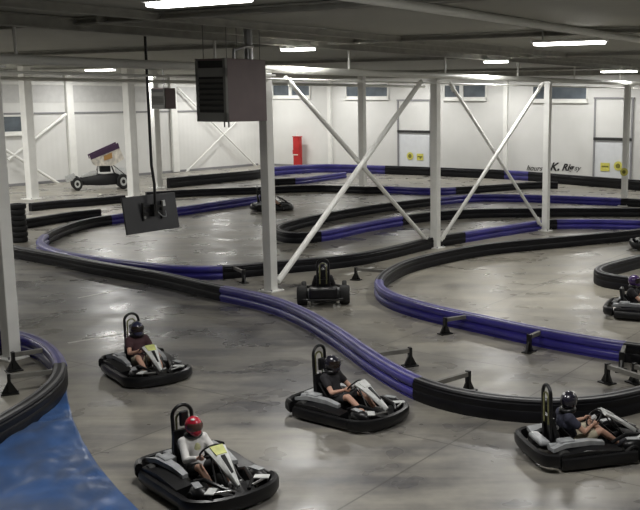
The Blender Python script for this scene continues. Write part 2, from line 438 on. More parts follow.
def brace(p0, p1, r, label, name='cross_brace'):
    a, b = Vector(p0), Vector(p1); d = (b-a).normalized()
    e = empty(name, a, 0); tag(e, label, 'brace')
    MB().cyl((0, 0, 0), b-a, r, 12).build('rod', 'white_paint', e)
    for q, s_ in ((Vector((0, 0, 0)), 1), (b-a, -1)):
        MB().box(q+d*s_*.25, (.24, .03, .2), RZ(ANG_U) @ Matrix.Rotation(-math.asin(d.z*1.0), 3, 'Y') if abs(d.z) < 1 else None).build('gusset_plate', 'white_paint', e, smooth=False)
    return e
def colpt(c, z, dy=0): return Vector(c.location)*Vector((1, 1, 0)) + Vector((0, 0, z)) + V*(-.0) + U*dy
bt = 5.75
off1 = -V*.0
brace(colpt(cB, .25, .2)+V*.09, colpt(cC, 5.78, -1.05)+V*.09, .085, 'white brace rising rightward from the foot of the column below the heater')
brace(colpt(cC, .15, -.2)-V*.1, colpt(cB, 5.78, .95)-V*.1, .07, 'white brace falling rightward from heater column top to the middle column foot')
brace(colpt(cC, .25, .2)+V*.09, colpt(cD, 5.78, -.7)+V*.09, .07, 'white brace rising rightward from the foot of the middle column')
brace(colpt(cD, .25, -.2)-V*.1, colpt(cC, 5.78, 1.1)-V*.1, .06, 'white brace falling rightward onto the foot of the right cross column')
# wall braces at left and behind the heater
def wbrace(x0, y0, x1, y1, label, r=.09):
    a, b = hit_left(x0, y0, .35), hit_left(x1, y1, .35)
    brace(a, b, r, label, 'wall_brace')
wbrace(4, 149, 64, 187, 'white diagonal wall brace falling toward the race car nose at far left')
wbrace(8, 160, 66, 114, 'white diagonal wall brace rising toward the left wall column top')
wbrace(178, 88, 256, 166, 'thin white wall brace falling rightward behind the box heater', .06)
wbrace(186, 172, 240, 118, 'faint thin white wall brace rising to the underside of the heater', .04)

# ------------------------------------------------------------ roof beams, pipes
def beam(name, a, b, w, h, mat, label, cat='beam', flange=True):
    a, b = Vector(a), Vector(b); L_ = (b-a).length; d = (b-a).normalized()
    m = MB()
    if flange:
        m.box((L_/2, 0, h/2), (L_, w*.35, h)).box((L_/2, 0, .015), (L_, w, .03)).box((L_/2, 0, h-.015), (L_, w, .03))
        o = m.build(name, mat, smooth=False)
    else:
        m.cyl((0, 0, 0), (L_, 0, 0), w/2, 14); o = m.build(name, mat)
    o.location = a; o.rotation_euler = (0, -math.asin(d.z), math.atan2(d.y, d.x)); tag(o, label, cat); return o
rowA = Vector(cB.location)
def on_row(base, k, z, off=0): return base + U*k + V*off + Vector((0, 0, z))
# main pipe and tie along column row
beam('ceiling_pipe', on_row(rowA, -24, 5.98, 0), on_row(rowA, 46, 5.98, 0), .20, .2, 'beam', 'thick pale pipe girder resting on the row of columns', 'pipe', False)
beam('ceiling_pipe', on_row(rowA, -24, 5.72, .28), on_row(rowA, 46, 5.72, .28), .05, .05, 'beam', 'thin pale pipe just below the thick pipe along the column row', 'pipe', False)
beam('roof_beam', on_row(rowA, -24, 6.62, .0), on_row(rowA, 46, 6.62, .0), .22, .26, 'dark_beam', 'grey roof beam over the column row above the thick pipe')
for i in range(9):
    q = on_row(rowA, -9+i*5.5+1.7, 5.98, 0)
    o = MB().cyl((0, 0, .1), (0, 0, .63), .035, 8).build('pipe_hanger', 'beam'); o.location = q
    tag(o, 'short pale rod hanging the thick pipe from the roof', 'hanger', 'rods hanging the thick pipe')
rowF = Vector(cF.location)
beam('ceiling_pipe', on_row(rowF, -62, 6.0, -.4), on_row(rowF, 7.6, 6.0, -.4), .16, .16, 'beam', 'pale pipe across the back left of the hall in front of the left wall', 'pipe', False)
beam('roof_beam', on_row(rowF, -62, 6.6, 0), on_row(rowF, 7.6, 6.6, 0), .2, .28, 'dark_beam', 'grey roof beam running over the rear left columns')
# near sloping pipe at top right
pz = 6.45
a = P(640, 40, pz); 
beam('ceiling_pipe', a - U*22, a + U*36, .13, .13, 'beam', 'pale pipe crossing the upper right corner of the ceiling', 'pipe', False)
# beams across (parallel to far wall)
def vbeam(px, py, z, w, h, label, mat='dark_beam'):
    p = P(px, py, z); k = (p-CORN).dot(V)
    beam('roof_beam', p - V*(k-.4), p + V*(VL-k-.4), w, h, mat, label)
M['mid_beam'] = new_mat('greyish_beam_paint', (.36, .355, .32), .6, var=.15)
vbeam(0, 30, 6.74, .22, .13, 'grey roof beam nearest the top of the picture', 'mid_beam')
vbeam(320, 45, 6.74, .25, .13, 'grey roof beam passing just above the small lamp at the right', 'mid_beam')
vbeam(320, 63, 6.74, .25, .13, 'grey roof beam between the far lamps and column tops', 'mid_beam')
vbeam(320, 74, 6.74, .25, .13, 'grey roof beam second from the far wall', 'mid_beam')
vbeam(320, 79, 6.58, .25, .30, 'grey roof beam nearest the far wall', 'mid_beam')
# light joists parallel to U
for i, (px, py) in enumerate(((60, 12), (405, 10), (450, 52))):
    a = P(px, py, 6.72); k = (a-CORN).dot(U)
    beam('roof_joist', a - U*14, a + U*min(30, -k-.5), .09, .16, 'mid_beam', 'thin grey joist under the dark roof deck', 'joist')['group'] = 'thin joists under the roof deck'

# ------------------------------------------------------------ lamps
LAMP = None; LAMP_W = 88
def lamp(p, label, group=None, ln=1.35, ang=ANG_V):
    global LAMP
    if LAMP is None:
        e = empty('ceiling_lamp', p, ang)
        MB().box((0, 0, .10), (1.35, .30, .07), bev=.015).build('housing', 'white_paint', e, smooth=False)
        MB().box((0, 0, .035), (1.27, .25, .06), bev=.02).build('diffuser', 'lamp', e, smooth=False)
        [MB().cyl((q_, 0, .12), (q_, 0, ZC-6.5), .012, 6).build('hanger', 'metal', e) for q_ in (-.5, .5)]
        ld = bpy.data.lights.new('lamp_light', 'AREA'); ld.shape = 'RECTANGLE'; ld.size = 1.2; ld.size_y = .2; ld.energy = LAMP_W; ld.color = (1, .985, .95)
        lo = bpy.data.objects.new('light', ld); COL.objects.link(lo); lo.parent = e; lo.location = (0, 0, -.004)
        LAMP = e
    else:
        e = copy_tree(LAMP)
    e.location = p; e.rotation_euler = (0, 0, ang)
    tag(e, label, 'lamp')
    if group: e['group'] = group
    return e
ZL = 6.5
lamp(P(198, 5, ZL), 'long bright ceiling lamp at the top left, nearest of the lamps', ang=ANG_V).scale = (1.42, 1.2, 1)
lamp(P(298, 51, ZL), 'bright ceiling lamp just right of the box heater').scale = (.84, .84, 1)
lamp(P(569, 45, ZL), 'bright ceiling lamp at the upper right')
lamp(P(496, 63, ZL), 'smaller bright ceiling lamp left of and behind the upper right lamp').scale = (.72, .8, 1)
lamp(P(100, 71, ZL), 'bright ceiling lamp at the left in front of the left wall')
lamp(P(142, 76, 6.5), 'small far ceiling lamp beside the screen pole', ang=ANG_U)
lamp(P(619, 72.5, ZL), 'faint far ceiling lamp near the right edge of the picture')
# unseen lamps added outside the picture to brighten the hall
seen = 0
for (x, y) in ((1.5, 10.5), (12, 20), (13, 28), (16, 36), (20, 28), (26, 44), (22, 46), (-30, 30), (-27, 20), (-18, 28), (-22, 36), (-27, 38), (-24.5, 45), (-28, 43), (-20.5, 40.5)):
    lamp(Vector((x, y, ZL)), 'unseen ceiling lamp added outside the picture to brighten the hall', 'added unseen lamps outside the picture')

for k_ in (-8, -18, -27):  # extra lamps added to lift the brightness of the left wall
    lamp(uv(k_, 3.0, 6.66), 'ceiling lamp added close to the left wall to brighten it', 'added lamps brightening the left wall', ang=ANG_U)
for i in range(6):  # extra row added out of sight to wash the far wall with light
    lamp(uv(-3.0, 3.0+i*6.4, 6.65), 'ceiling lamp added between the roof beams to brighten the far wall', 'added lamps brightening the far wall behind the last roof beam')
# ------------------------------------------------------------ barriers
BH = .39
def catmull(pts, cols, step=.25, closed=False):
    out = []; oc = []; n = len(pts)
    for i in range(n-1):
        p0 = pts[max(i-1, 0)]; p1 = pts[i]; p2 = pts[i+1]; p3 = pts[min(i+2, n-1)]
        k = max(2, int((p2-p1).length/step))
        for j in range(k):
            t = j/k
            q = .5*((2*p1)+(p2-p0)*t+(2*p0-5*p1+4*p2-p3)*t*t+(3*p1-p0-3*p2+p3)*t**3)
            out.append(q); oc.append(cols[i])
    out.append(pts[-1]); oc.append(cols[-1]); return out, oc
def relax(pts, it=3):
    for _ in range(it):
        pts = [pts[0]]+[(pts[i-1]+2*pts[i]+pts[i+1])/4 for i in range(1, len(pts)-1)]+[pts[-1]]
    return pts
def profile(w=.115, hollow=True):
    right = [(w*.95, .0), (w*1.0, .03)]
    if hollow:
        for k in range(7):
            a = -PI/2*.75 + k*(PI*.75)/6; right.append((w*.62+.06*math.cos(a), .118+.092*math.sin(a)))
        right.append((w*.62, .218))
        for k in range(8):
            a = -PI/2*.75 + k*(PI*.75+.25)/7; right.append((w*.62+.06*math.cos(a), .325+.090*math.sin(a)))
    else:
        right += [(w*1.12, .06), (w*1.12, .20), (w*1.02, .225), (w*1.12, .25), (w*1.12, .345), (w*.95, .36), (w*.98, .40), (w*.8, .425)]
    right.append((w*.42, .425))
    right = [(x, z*.9) for x, z in right]
    return right + [(-x, z) for x, z in reversed(right)]
PROF = profile(); PROFK = profile(hollow=False)
def sweep(pts, prof, z_off=0):
    m = MB(); rings = []
    for i, p in enumerate(pts):
        a = pts[max(i-1, 0)]; b = pts[min(i+1, len(pts)-1)]
        t = (b-a); t.z = 0; t.normalize(); nrm = Vector((t.y, -t.x, 0))
        rings.append([p + nrm*x + Vector((0, 0, z+z_off)) for x, z in prof])
    m.loft([[q for q in r] for r in rings]); return m
def brace_stand(parent, base, target):
    """floor bracket: post, arm reaching the barrier, triangular foot"""
    d = target-base; d.z = 0; L_ = max(.3, d.length-.13); d.normalize(); n_ = Vector((-d.y, d.x, 0))
    m = MB(); Rm = RZ(math.atan2(d.y, d.x))
    m.box(base+Vector((0, 0, .19)), (.055, .10, .38), Rm)
    b = m.build('brace', 'black_metal', parent, smooth=False)
    m = MB(); m.box(base+d*(L_/2)+Vector((0, 0, .32)), (L_, .07, .08), Rm); m.build('brace_arm', 'arm_grey', b, smooth=False)
    m = MB(); m.box(base+Vector((0, 0, .012)), (.30, .20, .024), Rm)
    m.prism([(-.14, .0), (.14, .0), (.02, .22), (-.02, .22)], -.02, .02, lambda x, y, z: tuple(base + d*x + n_*z + Vector((0, 0, y+.02))))
    m.build('foot', 'black_metal', b, smooth=False)
M['arm_grey'] = new_mat('worn_grey_arm', (.16, .155, .14), .5, var=.3)
def barrier(raw, label, braces=(), hs=1.0):
    pts = [P(x, y, BH*hs) for x, y, *c in raw]
    for p in pts: p.z = 0
    cols = []; cur = 'K'
    for r in raw:
        if len(r) > 2: cur = r[2]
        cols.append(cur)
    pts, oc = catmull(pts, cols, .3); pts = relax(pts, 6)
    org = pts[len(pts)//2].copy()
    e = empty('track_barrier', org); tag(e, label, 'barrier')
    loc = [p-org for p in pts]
    i = 0
    while i < len(loc)-1:
        j = i
        while j < len(loc)-1 and oc[j] == oc[i]: j += 1
        seg = loc[i:j+1]; c = oc[i]
        if len(seg) > 1:
            r_ = sweep(seg, PROF if c == 'B' else PROFK).build('blue_rail' if c == 'B' else 'black_rail', 'blue' if c == 'B' else 'black_rail', e)
            r_['label'] = 'blue rail section' if c == 'B' else 'black rail section'
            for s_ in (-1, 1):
                sweep(seg, [(s_*.062-.03, .368), (s_*.062+.03, .368), (s_*.062+.024, .390), (s_*.062-.024, .390)]).build('top_strip', 'lilac' if c == 'B' else 'gray_cap', r_)  # on blue rails the lilac strip stands in for the highlight
        i = j
    for (bx, by) in braces:
        b = P(bx, by); q = min(pts, key=lambda w: (w-b).length)
        if (q-b).length < .5:
            b = q + (b-q).normalized()*.5
        brace_stand(e, b-org, q-org)
    e.scale = (1, 1, hs)
    return e
barrier([(-60, 229), (-20, 238), (15, 246), (60, 254), (100, 262), (160, 272), (200, 281), (222, 286, 'B'), (250, 291), (280, 299), (310, 312), (340, 330), (370, 351), (400, 369), (416, 377, 'K'), (440, 386), (465, 391), (500, 397), (550, 401), (600, 398), (640, 388), (690, 374), (730, 362)],
        'long winding track barrier crossing the middle, black then blue then black', [(410, 366), (468, 391), (607, 383), (634, 383)])
barrier([(760, 212), (700, 220), (640, 229), (600, 233), (545, 238), (500, 242), (470, 246), (440, 252), (410, 259), (388, 269), (378, 279, 'B'), (382, 288), (402, 297), (440, 307), (480, 315), (530, 326), (580, 335), (622, 342, 'K'), (660, 347), (715, 350)],
        'hairpin track barrier at the right, blue along its near side', [(356, 280), (445, 334), (529, 352), (621, 371)])
barrier([(262, 195, 'B'), (220, 201), (178, 207), (140, 211), (110, 215, 'K'), (85, 219), (62, 226), (45, 234, 'B'), (39, 240), (46, 246), (66, 252), (100, 257), (140, 262), (180, 266), (222, 266, 'K'), (264, 262), (300, 259), (345, 255), (380, 249), (410, 242), (436, 236), (464, 232, 'B'), (480, 229), (515, 224), (540, 220, 'K'), (556, 219, 'B'), (600, 219), (640, 220), (700, 221)],
        'track barrier looping round the left lane below the hanging screen', [(244, 283)])
barrier([(700, 201, 'K'), (660, 200), (620, 198, 'B'), (560, 195.5), (480, 194), (430, 198, 'K'), (380, 204), (330, 212), (290, 221), (275, 227), (290, 233), (322, 231, 'B'), (360, 223), (400, 216, 'K'), (430, 212), (480, 209), (560, 208), (640, 208), (700, 208)],
        'long narrow loop of track barrier with a pointed black left end')
barrier([(146, 192, 'K'), (200, 189), (260, 187), (320, 185), (370, 187), (385, 186, 'B'), (430, 188), (455, 187, 'K'), (490, 185), (530, 182), (558, 182)],
        'low far barrier, black at left and blue behind the middle column')
barrier([(168, 178, 'K'), (210, 174), (255, 170), (272, 167, 'B'), (320, 164), (385, 165.5, 'K'), (430, 167), (480, 169), (505, 170, 'B'), (530, 171.5, 'K'), (560, 174), (600, 177), (640, 180), (700, 185)],
        'farthest and tallest track barrier curving along the foot of the far wall', hs=1.55)
barrier([(262, 179, 'K'), (296, 178, 'B'), (322, 175), (345, 172)],
        'short far barrier piece under the red cabinet')
barrier([(30, 203, 'K'), (60, 200), (92, 198), (124, 195)],
        'black far barrier in front of the race car')
barrier([(24, 219, 'K'), (50, 215), (75, 211), (100, 209)],
        'short black barrier right of the tyre stack')
barrier([(740, 230), (690, 243), (640, 255), (612, 262), (597, 266), (594, 270), (603, 274), (640, 278), (690, 281), (740, 283)],
        'black kidney-shaped barrier end at the right edge', [])
barrier([(-90, 335, 'B'), (-40, 328), (0, 328), (20, 331), (40, 338), (55, 350), (61, 362, 'K'), (60, 372), (48, 387), (25, 403), (0, 417), (-40, 438), (-80, 456)],
        'curved foreground barrier at the left edge around the white column', [(14, 371), (10, 394)])

# tyre stacks at left
tyre0 = None
def torus_tyre(name='tyre', r=.24, w=.2, rim=.11):
    m = MB(); ring = []
    prof = []
    for k in range(12):
        a = 2*PI*k/12; prof.append(((r+rim)/2 + (r-rim)/2*math.copysign(abs(math.cos(a))**.6, math.cos(a)), w/2*math.copysign(abs(math.sin(a))**.6, math.sin(a))))
    N = 24; R = []
    for i in range(N):
        t = 2*PI*i/N; R.append([m.bm.verts.new((q*math.cos(t), q*math.sin(t), z)) for q, z in prof])
    for i in range(N):
        A = R[i]; B = R[(i+1) % N]
        for k in range(12): m.bm.faces.new((A[k], A[(k+1) % 12], B[(k+1) % 12], B[k]))
    return m
t0 = torus_tyre(r=.30, w=.2, rim=.14).build('tyre', 'rubber')
names = ('bottom', 'second from bottom', 'third from bottom', 'middle', 'third from top', 'second from top', 'topmost')
for k in range(7):
    o = t0 if k == 0 else t0.copy()
    if k: COL.objects.link(o)
    o.location = P(20, 242)+Vector((random.uniform(-.03, .03), random.uniform(-.03, .03), .102+k*.204))
    tag(o, names[k]+' black tyre in the stack beside the left column', 'tyre', 'tyres stacked at the left')

# ------------------------------------------------------------ red cabinet
cp = hit_back(298, 168, .6); cp.z = 0
e = empty('extinguisher_cabinet', cp, ANG_V); zt = hit_back(298, 137, .6).z
tag(e, 'tall narrow red cabinet standing against the white far wall', 'cabinet')
MB().box((0, 0, zt/2), (.62, .34, zt), bev=.03).build('body', 'red', e, smooth=False)
MB().box((0, -.175, zt*.75), (.5, .02, zt*.4), bev=.008).build('door', 'red', e, smooth=False)
MB().box((0, 0, zt+.03), (.7, .4, .06), bev=.01).build('lid', 'red', e, smooth=False)
MB().box((-.05, -.19, zt*.42), (.44, .012, .08)).build('label_strip', 'cream', e, smooth=False)
MB().box((-.36, -.02, zt*.5), (.1, .2, .35), bev=.02).build('handle', 'red', e, smooth=False)
MB().cyl((-.02, 0, zt+.05), (-.02, 0, zt+.35), .05, 10).build('vent_pipe', 'white_paint', e)

# ------------------------------------------------------------ box heaters
def heater(p_corner, wv, wu, h, label, name='box_heater', main=True):
    # p_corner: bottom near vertical edge; front face (slats) runs along -V, side panel along +U
    e = empty(name, p_corner, ANG_V); tag(e, label, 'heater')
    # local x = V, y = -? build using rotation: local +y points along U (left-handed check)
    yd = 1 if Vector((-V.y, V.x, 0)).dot(U) > 0 else -1
    MB().box((-wv/2, yd*wu/2, h/2), (wv-.02, wu-.02, h), bev=.015).build('casing', 'mauve', e, smooth=False)
    f = MB(); t = .09
    f.box((-wv/2, -yd*.03, .10), (wv, .07, .2)).box((-wv/2, -yd*.03, h-.30), (wv, .07, .19))
    f.box((-.035, -yd*.03, h/2), (.07, .07, h)).box((-wv+.035, -yd*.03, h/2), (.07, .07, h)); f.build('front_frame', 'heater_grey' if main else 'louver', e, smooth=False)
    MB().box((-wv/2, -yd*.015, h/2), (wv-.1, .04, h-.1)).build('grille_back', 'ink', e, smooth=False)
    n = 6; z0_, z1_ = .24, h-.42
    for i in range(n):
        z = z0_+(z1_-z0_)*(i+.5)/n
        MB().box((-wv/2, -yd*.05, z), (wv-.16, .02, (z1_-z0_)/n*.62), Matrix.Rotation(yd*.6, 3, 'X')).build('louver', 'louver', e, smooth=False)
    if main:
        for a in (-wv+.1, -.1):
            for b in (.1, wu-.1):
                MB().cyl((a, yd*b, h), (a, yd*b, ZC-p_corner.z-.03), .01, 6).build('hanger_rod', 'heater_grey', e)
        MB().tube([(-wv*.3, yd*wu*.4, h-.02), (-wv*.3, yd*wu*.4, h+.2), (-wv*.3, yd*wu*.75, h+.3), (-wv*.3, yd*wu*.9, h+.3)], .04, 10).build('gas_pipe', 'metal', e)
        MB().cyl((-wv*.4, yd*wu*.85, h-.02), (-wv*.4, yd*wu*.85, ZC-p_corner.z-.03), .1, 14).build('flue', 'metal', e)
        for a in (-.25, -.12): MB().cyl((a, yd*.12, .02), (a, yd*.12, -.12), .018, 8).build('pipe_stub', 'metal', e)
    else:
        MB().cyl((-wv*.5, yd*wu*.5, h), (-wv*.5, yd*wu*.5, ZC-p_corner.z-.03), .03, 8).build('hanger_rod', 'metal', e)
    return e
HY = 21.0
pc = PD(229, 122, HY); ztop = PD(228, 58, HY).z
heater(pc, .90, 1.26, ztop-pc.z, 'large hanging box heater with louvered front and mauve side before the column')
pc = PD(166, 109, 48); heater(pc, .95, .7, PD(166, 88, 48).z-pc.z, 'small dark louvered heater hanging far off above the hanging screen', main=False)

# ------------------------------------------------------------ hanging screen (seen from behind)
SY = 23.7
c = PD(151, 213, SY)
e = empty('hanging_screen', c, ANG_U); tag(e, 'dark flat screen hung from the roof on a black pole, seen from behind', 'screen')
# the panel runs along U and faces +-V
yd = 1
tilt = Matrix.Rotation(math.radians(-8), 3, 'X')
sw, sh = 1.70, .92
MB().box((0, 0, 0), (sw, .05, sh), tilt, bev=.015).build('panel', 'tv', e, smooth=False)
MB().box((0, .032, 0), (sw-.06, .01, sh-.06), tilt).build('display', 'ink', e, smooth=False)
m = MB(); m.box((0, -.06, 0), (.62, .05, .07)).box((0, -.06, .16), (.62, .05, .05)).box((-.3, -.06, .06), (.05, .05, .45)).box((.3, -.06, .06), (.05, .05, .45)).box((0, -.12, .08), (.12, .14, .3))
m.build('mount_bracket', 'black_metal', e, smooth=False)
MB().tube([(0, -.17, .05), (0, -.17, .75), (-.0, -.10, 1.2), (0, -.10, ZC-c.z-.02)], .036, 10).build('pole', 'black_metal', e)
MB().box((0, -.10, ZC-c.z-.03), (.25, .25, .03)).build('ceiling_plate', 'black_metal', e, smooth=False)
MB().box((.38, -.045, .22), (.10, .015, .15), tilt).build('sticker', 'white_plastic', e, smooth=False)
MB().cyl((-.28, -.085, -.08), (-.28, -.10, -.08), .035, 10).build('bolt_head', 'metal', e)
MB().cyl((-.62, -.02, -.3), (-.62, -.05, -.3), .035, 10).build('bolt_head', 'metal', e)
MB().tube([(.1, -.1, .05), (.25, -.14, -.1), (.4, -.1, -.12), (.42, -.06, .02)], .014, 8).build('cable', 'grey_plastic', e)

# ------------------------------------------------------------ floor things
def tape(x0, y0, x1, y1, w, label):
    a, b = P(x0, y0), P(x1, y1); d = b-a; L_ = d.length
    o = MB().box((L_/2, 0, .002), (L_, w, .004)).build('floor_tape', 'tape', smooth=False)
    o.location = a; o.rotation_euler = (0, 0, math.atan2(d.y, d.x)); tag(o, label, 'tape')
tape(78, 298, 128, 288, .07, 'short white tape line on the floor left of the long barrier')
tape(68, 343, 126, 333, .09, 'worn white tape line on the floor between the left kart and the curved barrier')
tape(346, 275, 373, 267, .16, 'white floor stripe right of the kart by the heater column')

def blue_sheet():
    edge = [(66, 383), (68, 400), (73, 420), (83, 442), (98, 466), (118, 490), (148, 520), (180, 548)]
    pts = [P(x, y) for x, y in edge]
    inner = [P(x, y) for x, y in ((60, 388), (50, 397), (35, 408), (18, 419), (0, 429), (-30, 448), (-70, 475), (-120, 520))]
    m = MB(); NU, NV = 60, 46; grid = []
    def samp(L_, t):
        f = t*(len(L_)-1); i = min(int(f), len(L_)-2); return L_[i].lerp(L_[i+1], f-i)
    from mathutils import noise
    for i in range(NU+1):
        row = []
        for j in range(NV+1):
            a = samp(pts, i/NU); b = samp(inner, i/NU); p = a.lerp(b, j/NV)
            h = .012 + .11*abs(noise.noise(Vector((p.x*1.1+p.y*.6, p.y*.7-p.x*.4, 0)))+.35*noise.noise(p*3.1))*min(1, j/3)*1.0
            row.append(m.bm.verts.new((p.x, p.y, h)))
        grid.append(row)
    for i in range(NU):
        for j in range(NV): m.bm.faces.new((grid[i][j], grid[i+1][j], grid[i+1][j+1], grid[i][j+1]))
    r = bmesh.ops.extrude_face_region(m.bm, geom=list(m.bm.faces))
    for v in r['geom']:
        if isinstance(v, bmesh.types.BMVert): v.co.z = .001
    org = P(40, 470)
    bmesh.ops.translate(m.bm, verts=m.bm.verts, vec=-org)
    o = m.build('floor_sheet', 'sheet'); o.location = org
    tag(o, 'blue vinyl sheet spread over the floor in the lower left corner', 'floor sheet')
blue_sheet()

# ------------------------------------------------------------ kart
def wheel(m_name, x, y, r, w, e):
    m = torus_tyre(r=r, w=w, rim=r*.5); T = Matrix.Translation((x, y, r)) @ Matrix.Rotation(PI/2, 4, 'X')
    bmesh.ops.transform(m.bm, matrix=T, verts=m.bm.verts)
    o = m.build('wheel', 'rubber', e)
    MB().cyl((x, y-w*.35, r), (x, y+w*.35, r), r*.52, 16).build('rim', 'metal', o)
def loop_pts(raw, n=8):
    out = []; N = len(raw)
    for i in range(N):
        p0, p1, p2, p3 = [Vector((*raw[(i+k) % N], 0)) for k in (-1, 0, 1, 2)]
        for j in range(n):
            t = j/n; out.append(.5*((2*p1)+(p2-p0)*t+(2*p0-5*p1+4*p2-p3)*t*t+(3*p1-p0-3*p2+p3)*t**3))
    return out
def make_kart(panel='white_plastic', plate='yellow_green', side='grey_plastic', skirt=True, hoop=True, hoop_top=1.14, cover='grey_plastic'):
    e = empty('go_kart', (0, 0, 0))
    if skirt:
        raw = [(-.92, 0), (-.90, .42), (-.78, .60), (-.45, .66), (.1, .66), (.5, .655), (.76, .62), (.95, .40), (1.02, 0),
               (.95, -.40), (.76, -.62), (.5, -.655), (.1, -.66), (-.45, -.66), (-.78, -.60), (-.90, -.42)]
        L_ = loop_pts(raw, 8); N = len(L_)
        prof = [(-.035, .035), (.026, .035), (.050, .075), (.052, .15), (.036, .195), (0, .21), (-.038, .195), (-.04, .11)]
        def zone(p):
            if p.x > .60: return 'front_bumper'
            if p.x < -.66: return 'rear_bumper'
            return 'side_bumper'
        Z = [zone(p) for p in L_]
        st = next(i for i in range(N) if Z[i] != Z[i-1]); i = 0
        while i < N:
            jj = i
            while jj < N and Z[(st+jj) % N] == Z[(st+i) % N]: jj += 1
            nm_ = Z[(st+i) % N]; rings = []
            for q_ in range(i, jj):
                idx = (st+q_) % N; p = L_[idx]
                t = (L_[(idx+1) % N]-L_[idx-1]).normalized(); n_ = Vector((t.y, -t.x, 0))
                if n_.dot(p) < 0: n_ = -n_
                up = {'front_bumper': .0, 'rear_bumper': .055, 'side_bumper': -.0}[nm_]; off = -.03 if nm_ == 'side_bumper' else 0
                rings.append([p+n_*(a*1.1+off)+Vector((0, 0, b*(1.12 if nm_ != 'side_bumper' else 1.0)+up)) for a, b in prof])
            if len(rings) > 1: MB().loft(rings).build(nm_, 'black', e)
            i = jj
        for s in (-1, 1):
            MB().loft([[(-.62, s*.40, .27), (-.62, s*.62, .25), (-.62, s*.62, .06), (-.62, s*.40, .06)],
                       [(-.2, s*.37, .30), (-.2, s*.60, .27), (-.2, s*.62, .06), (-.2, s*.37, .06)],
                       [(.35, s*.37, .24), (.35, s*.60, .22), (.35, s*.62, .06), (.35, s*.37, .06)]]).build('side_pod', 'black', e)
            MB().loft([[(-.72, s*.34, .30), (-.72, s*.52, .33), (-.72, s*.52, .27), (-.72, s*.34, .26)],
                       [(-.5, s*.33, .37), (-.5, s*.47, .37), (-.5, s*.47, .30), (-.5, s*.33, .30)],
                       [(-.1, s*.33, .37), (-.1, s*.43, .36), (-.1, s*.43, .29), (-.1, s*.33, .29)],
                       [(.15, s*.33, .32), (.15, s*.41, .31), (.15, s*.41, .26), (.15, s*.33, .26)]]).build('side_panel', side, e)
            # front corner decals
            MB().box((.84, s*.37, .295), (.12, .20, .012), RZ(-s*.75)).build('decal', panel, e, smooth=False)
            MB().box((.93, s*.27, .285), (.03, .26, .03), RZ(s*.35), bev=.008).build('trim_strip', 'metal', e, smooth=False)
    else:
        m = MB(); m.tube([(-.9, -.5, .2), (-.95, -.3, .2), (-.95, .3, .2), (-.9, .5, .2)], .03, 10); m.build('rear_bumper', 'black_metal', e)
        m = MB(); m.tube([(.8, -.45, .2), (1.0, -.25, .2), (1.0, .25, .2), (.8, .45, .2)], .04, 10); m.build('front_bumper', 'black_metal', e)
        for s in (-1, 1): MB().tube([(-.35, s*.3, .12), (-.3, s*.55, .15), (.35, s*.55, .15), (.4, s*.3, .12)], .03, 10).build('side_bar', 'black_metal', e)
        MB().box((-.72, 0, .34), (.34, .72, .30), bev=.05).build('rear_body', 'black', e, smooth=False)
        MB().box((.72, 0, .26), (.3, .5, .22), bev=.05).build('nose_body', 'black', e, smooth=False)
    # floor pan and chassis
    MB().box((.35, 0, .065), (.95, .56, .015)).build('floor_pan', 'black_metal', e, smooth=False)
    m = MB()
    for s in (-1, 1): m.tube([(.95, s*.2, .10), (.5, s*.3, .09), (-.2, s*.32, .10), (-.85, s*.3, .12)], .018, 8)
    m.cyl((-.55, -.45, .14), (-.55, .45, .14), .02, 8); m.cyl((.6, -.42, .13), (.6, .42, .13), .016, 8)
    m.cyl((-.85, -.3, .12), (-.85, .3, .12), .018, 8)
    m.build('chassis_tubes', 'black_metal', e)
    rw = .2 if skirt else .26; yy = .475 if skirt else .54
    for s in (-1, 1):
        wheel('w', -.55, s*yy, (.145 if skirt else .25), rw, e); wheel('w', .6, s*(.475 if skirt else .54), (.13 if skirt else .2), .13, e)
    # seat
    rings = []
    for t in range(9):
        f = t/8; x = -.05-.12*f-.30*f**1.5; z = .09+.02*f+.50*max(0, f-.25)**1.15
        w = .19+.03*math.sin(f*PI); d = .17*(1-f*.3)
        rings.append([(x-.015-.0*f, -w, z+d*.55), (x-.02, -w*.75, z+.0), (x-.02, w*.75, z+.0), (x-.015, w, z+d*.55),
                      (x+.01, w*.93, z+d*.58), (x+.02, w*.7, z+.03), (x+.02, -w*.7, z+.03), (x+.01, -w*.93, z+d*.58)])
    MB().loft(rings).build('seat', 'black', e)
    MB().loft([[(-.46, -.17, .18), (-.46, .17, .18), (-.52, .17, .18), (-.52, -.17, .18)], [(-.5, -.2, .4), (-.5, .2, .4), (-.57, .2, .4), (-.57, -.2, .4)], [(-.56, -.16, .66), (-.56, .16, .66), (-.62, .16, .66), (-.62, -.16, .66)]]).build('seat_back', 'black', e)
    # engine and cover
    m = MB(); m.box((-.45, -.33, .28), (.24, .18, .22), bev=.02); m.cyl((-.6, -.33, .3), (-.72, -.33, .3), .05, 12); m.build('engine', 'grey_plastic', e)
    MB().box((-.72, .02, .30), (.16, .5, .08), bev=.03).build('rear_cover', cover, e, smooth=False)
    MB().box((-.35, .34, .26), (.26, .14, .2), bev=.03).build('fuel_tank', 'grey_plastic', e, smooth=False)
    # nassau panel
    ring = []
    for f in (0, .25, .5, .75, 1.0):
        x = .30+.58*f; z = .66-.37*f**1.15; w = .118*(1-f)**1.0+.03
        ring.append([(x, -w, z-.02), (x+.02, -w*.5, z+.01), (x+.02, w*.5, z+.01), (x, w, z-.02), (x-.015, w*.95, z-.045), (x-.01, 0, z-.03), (x-.015, -w*.95, z-.045)])
    MB().loft(ring).build('front_panel', panel, e)
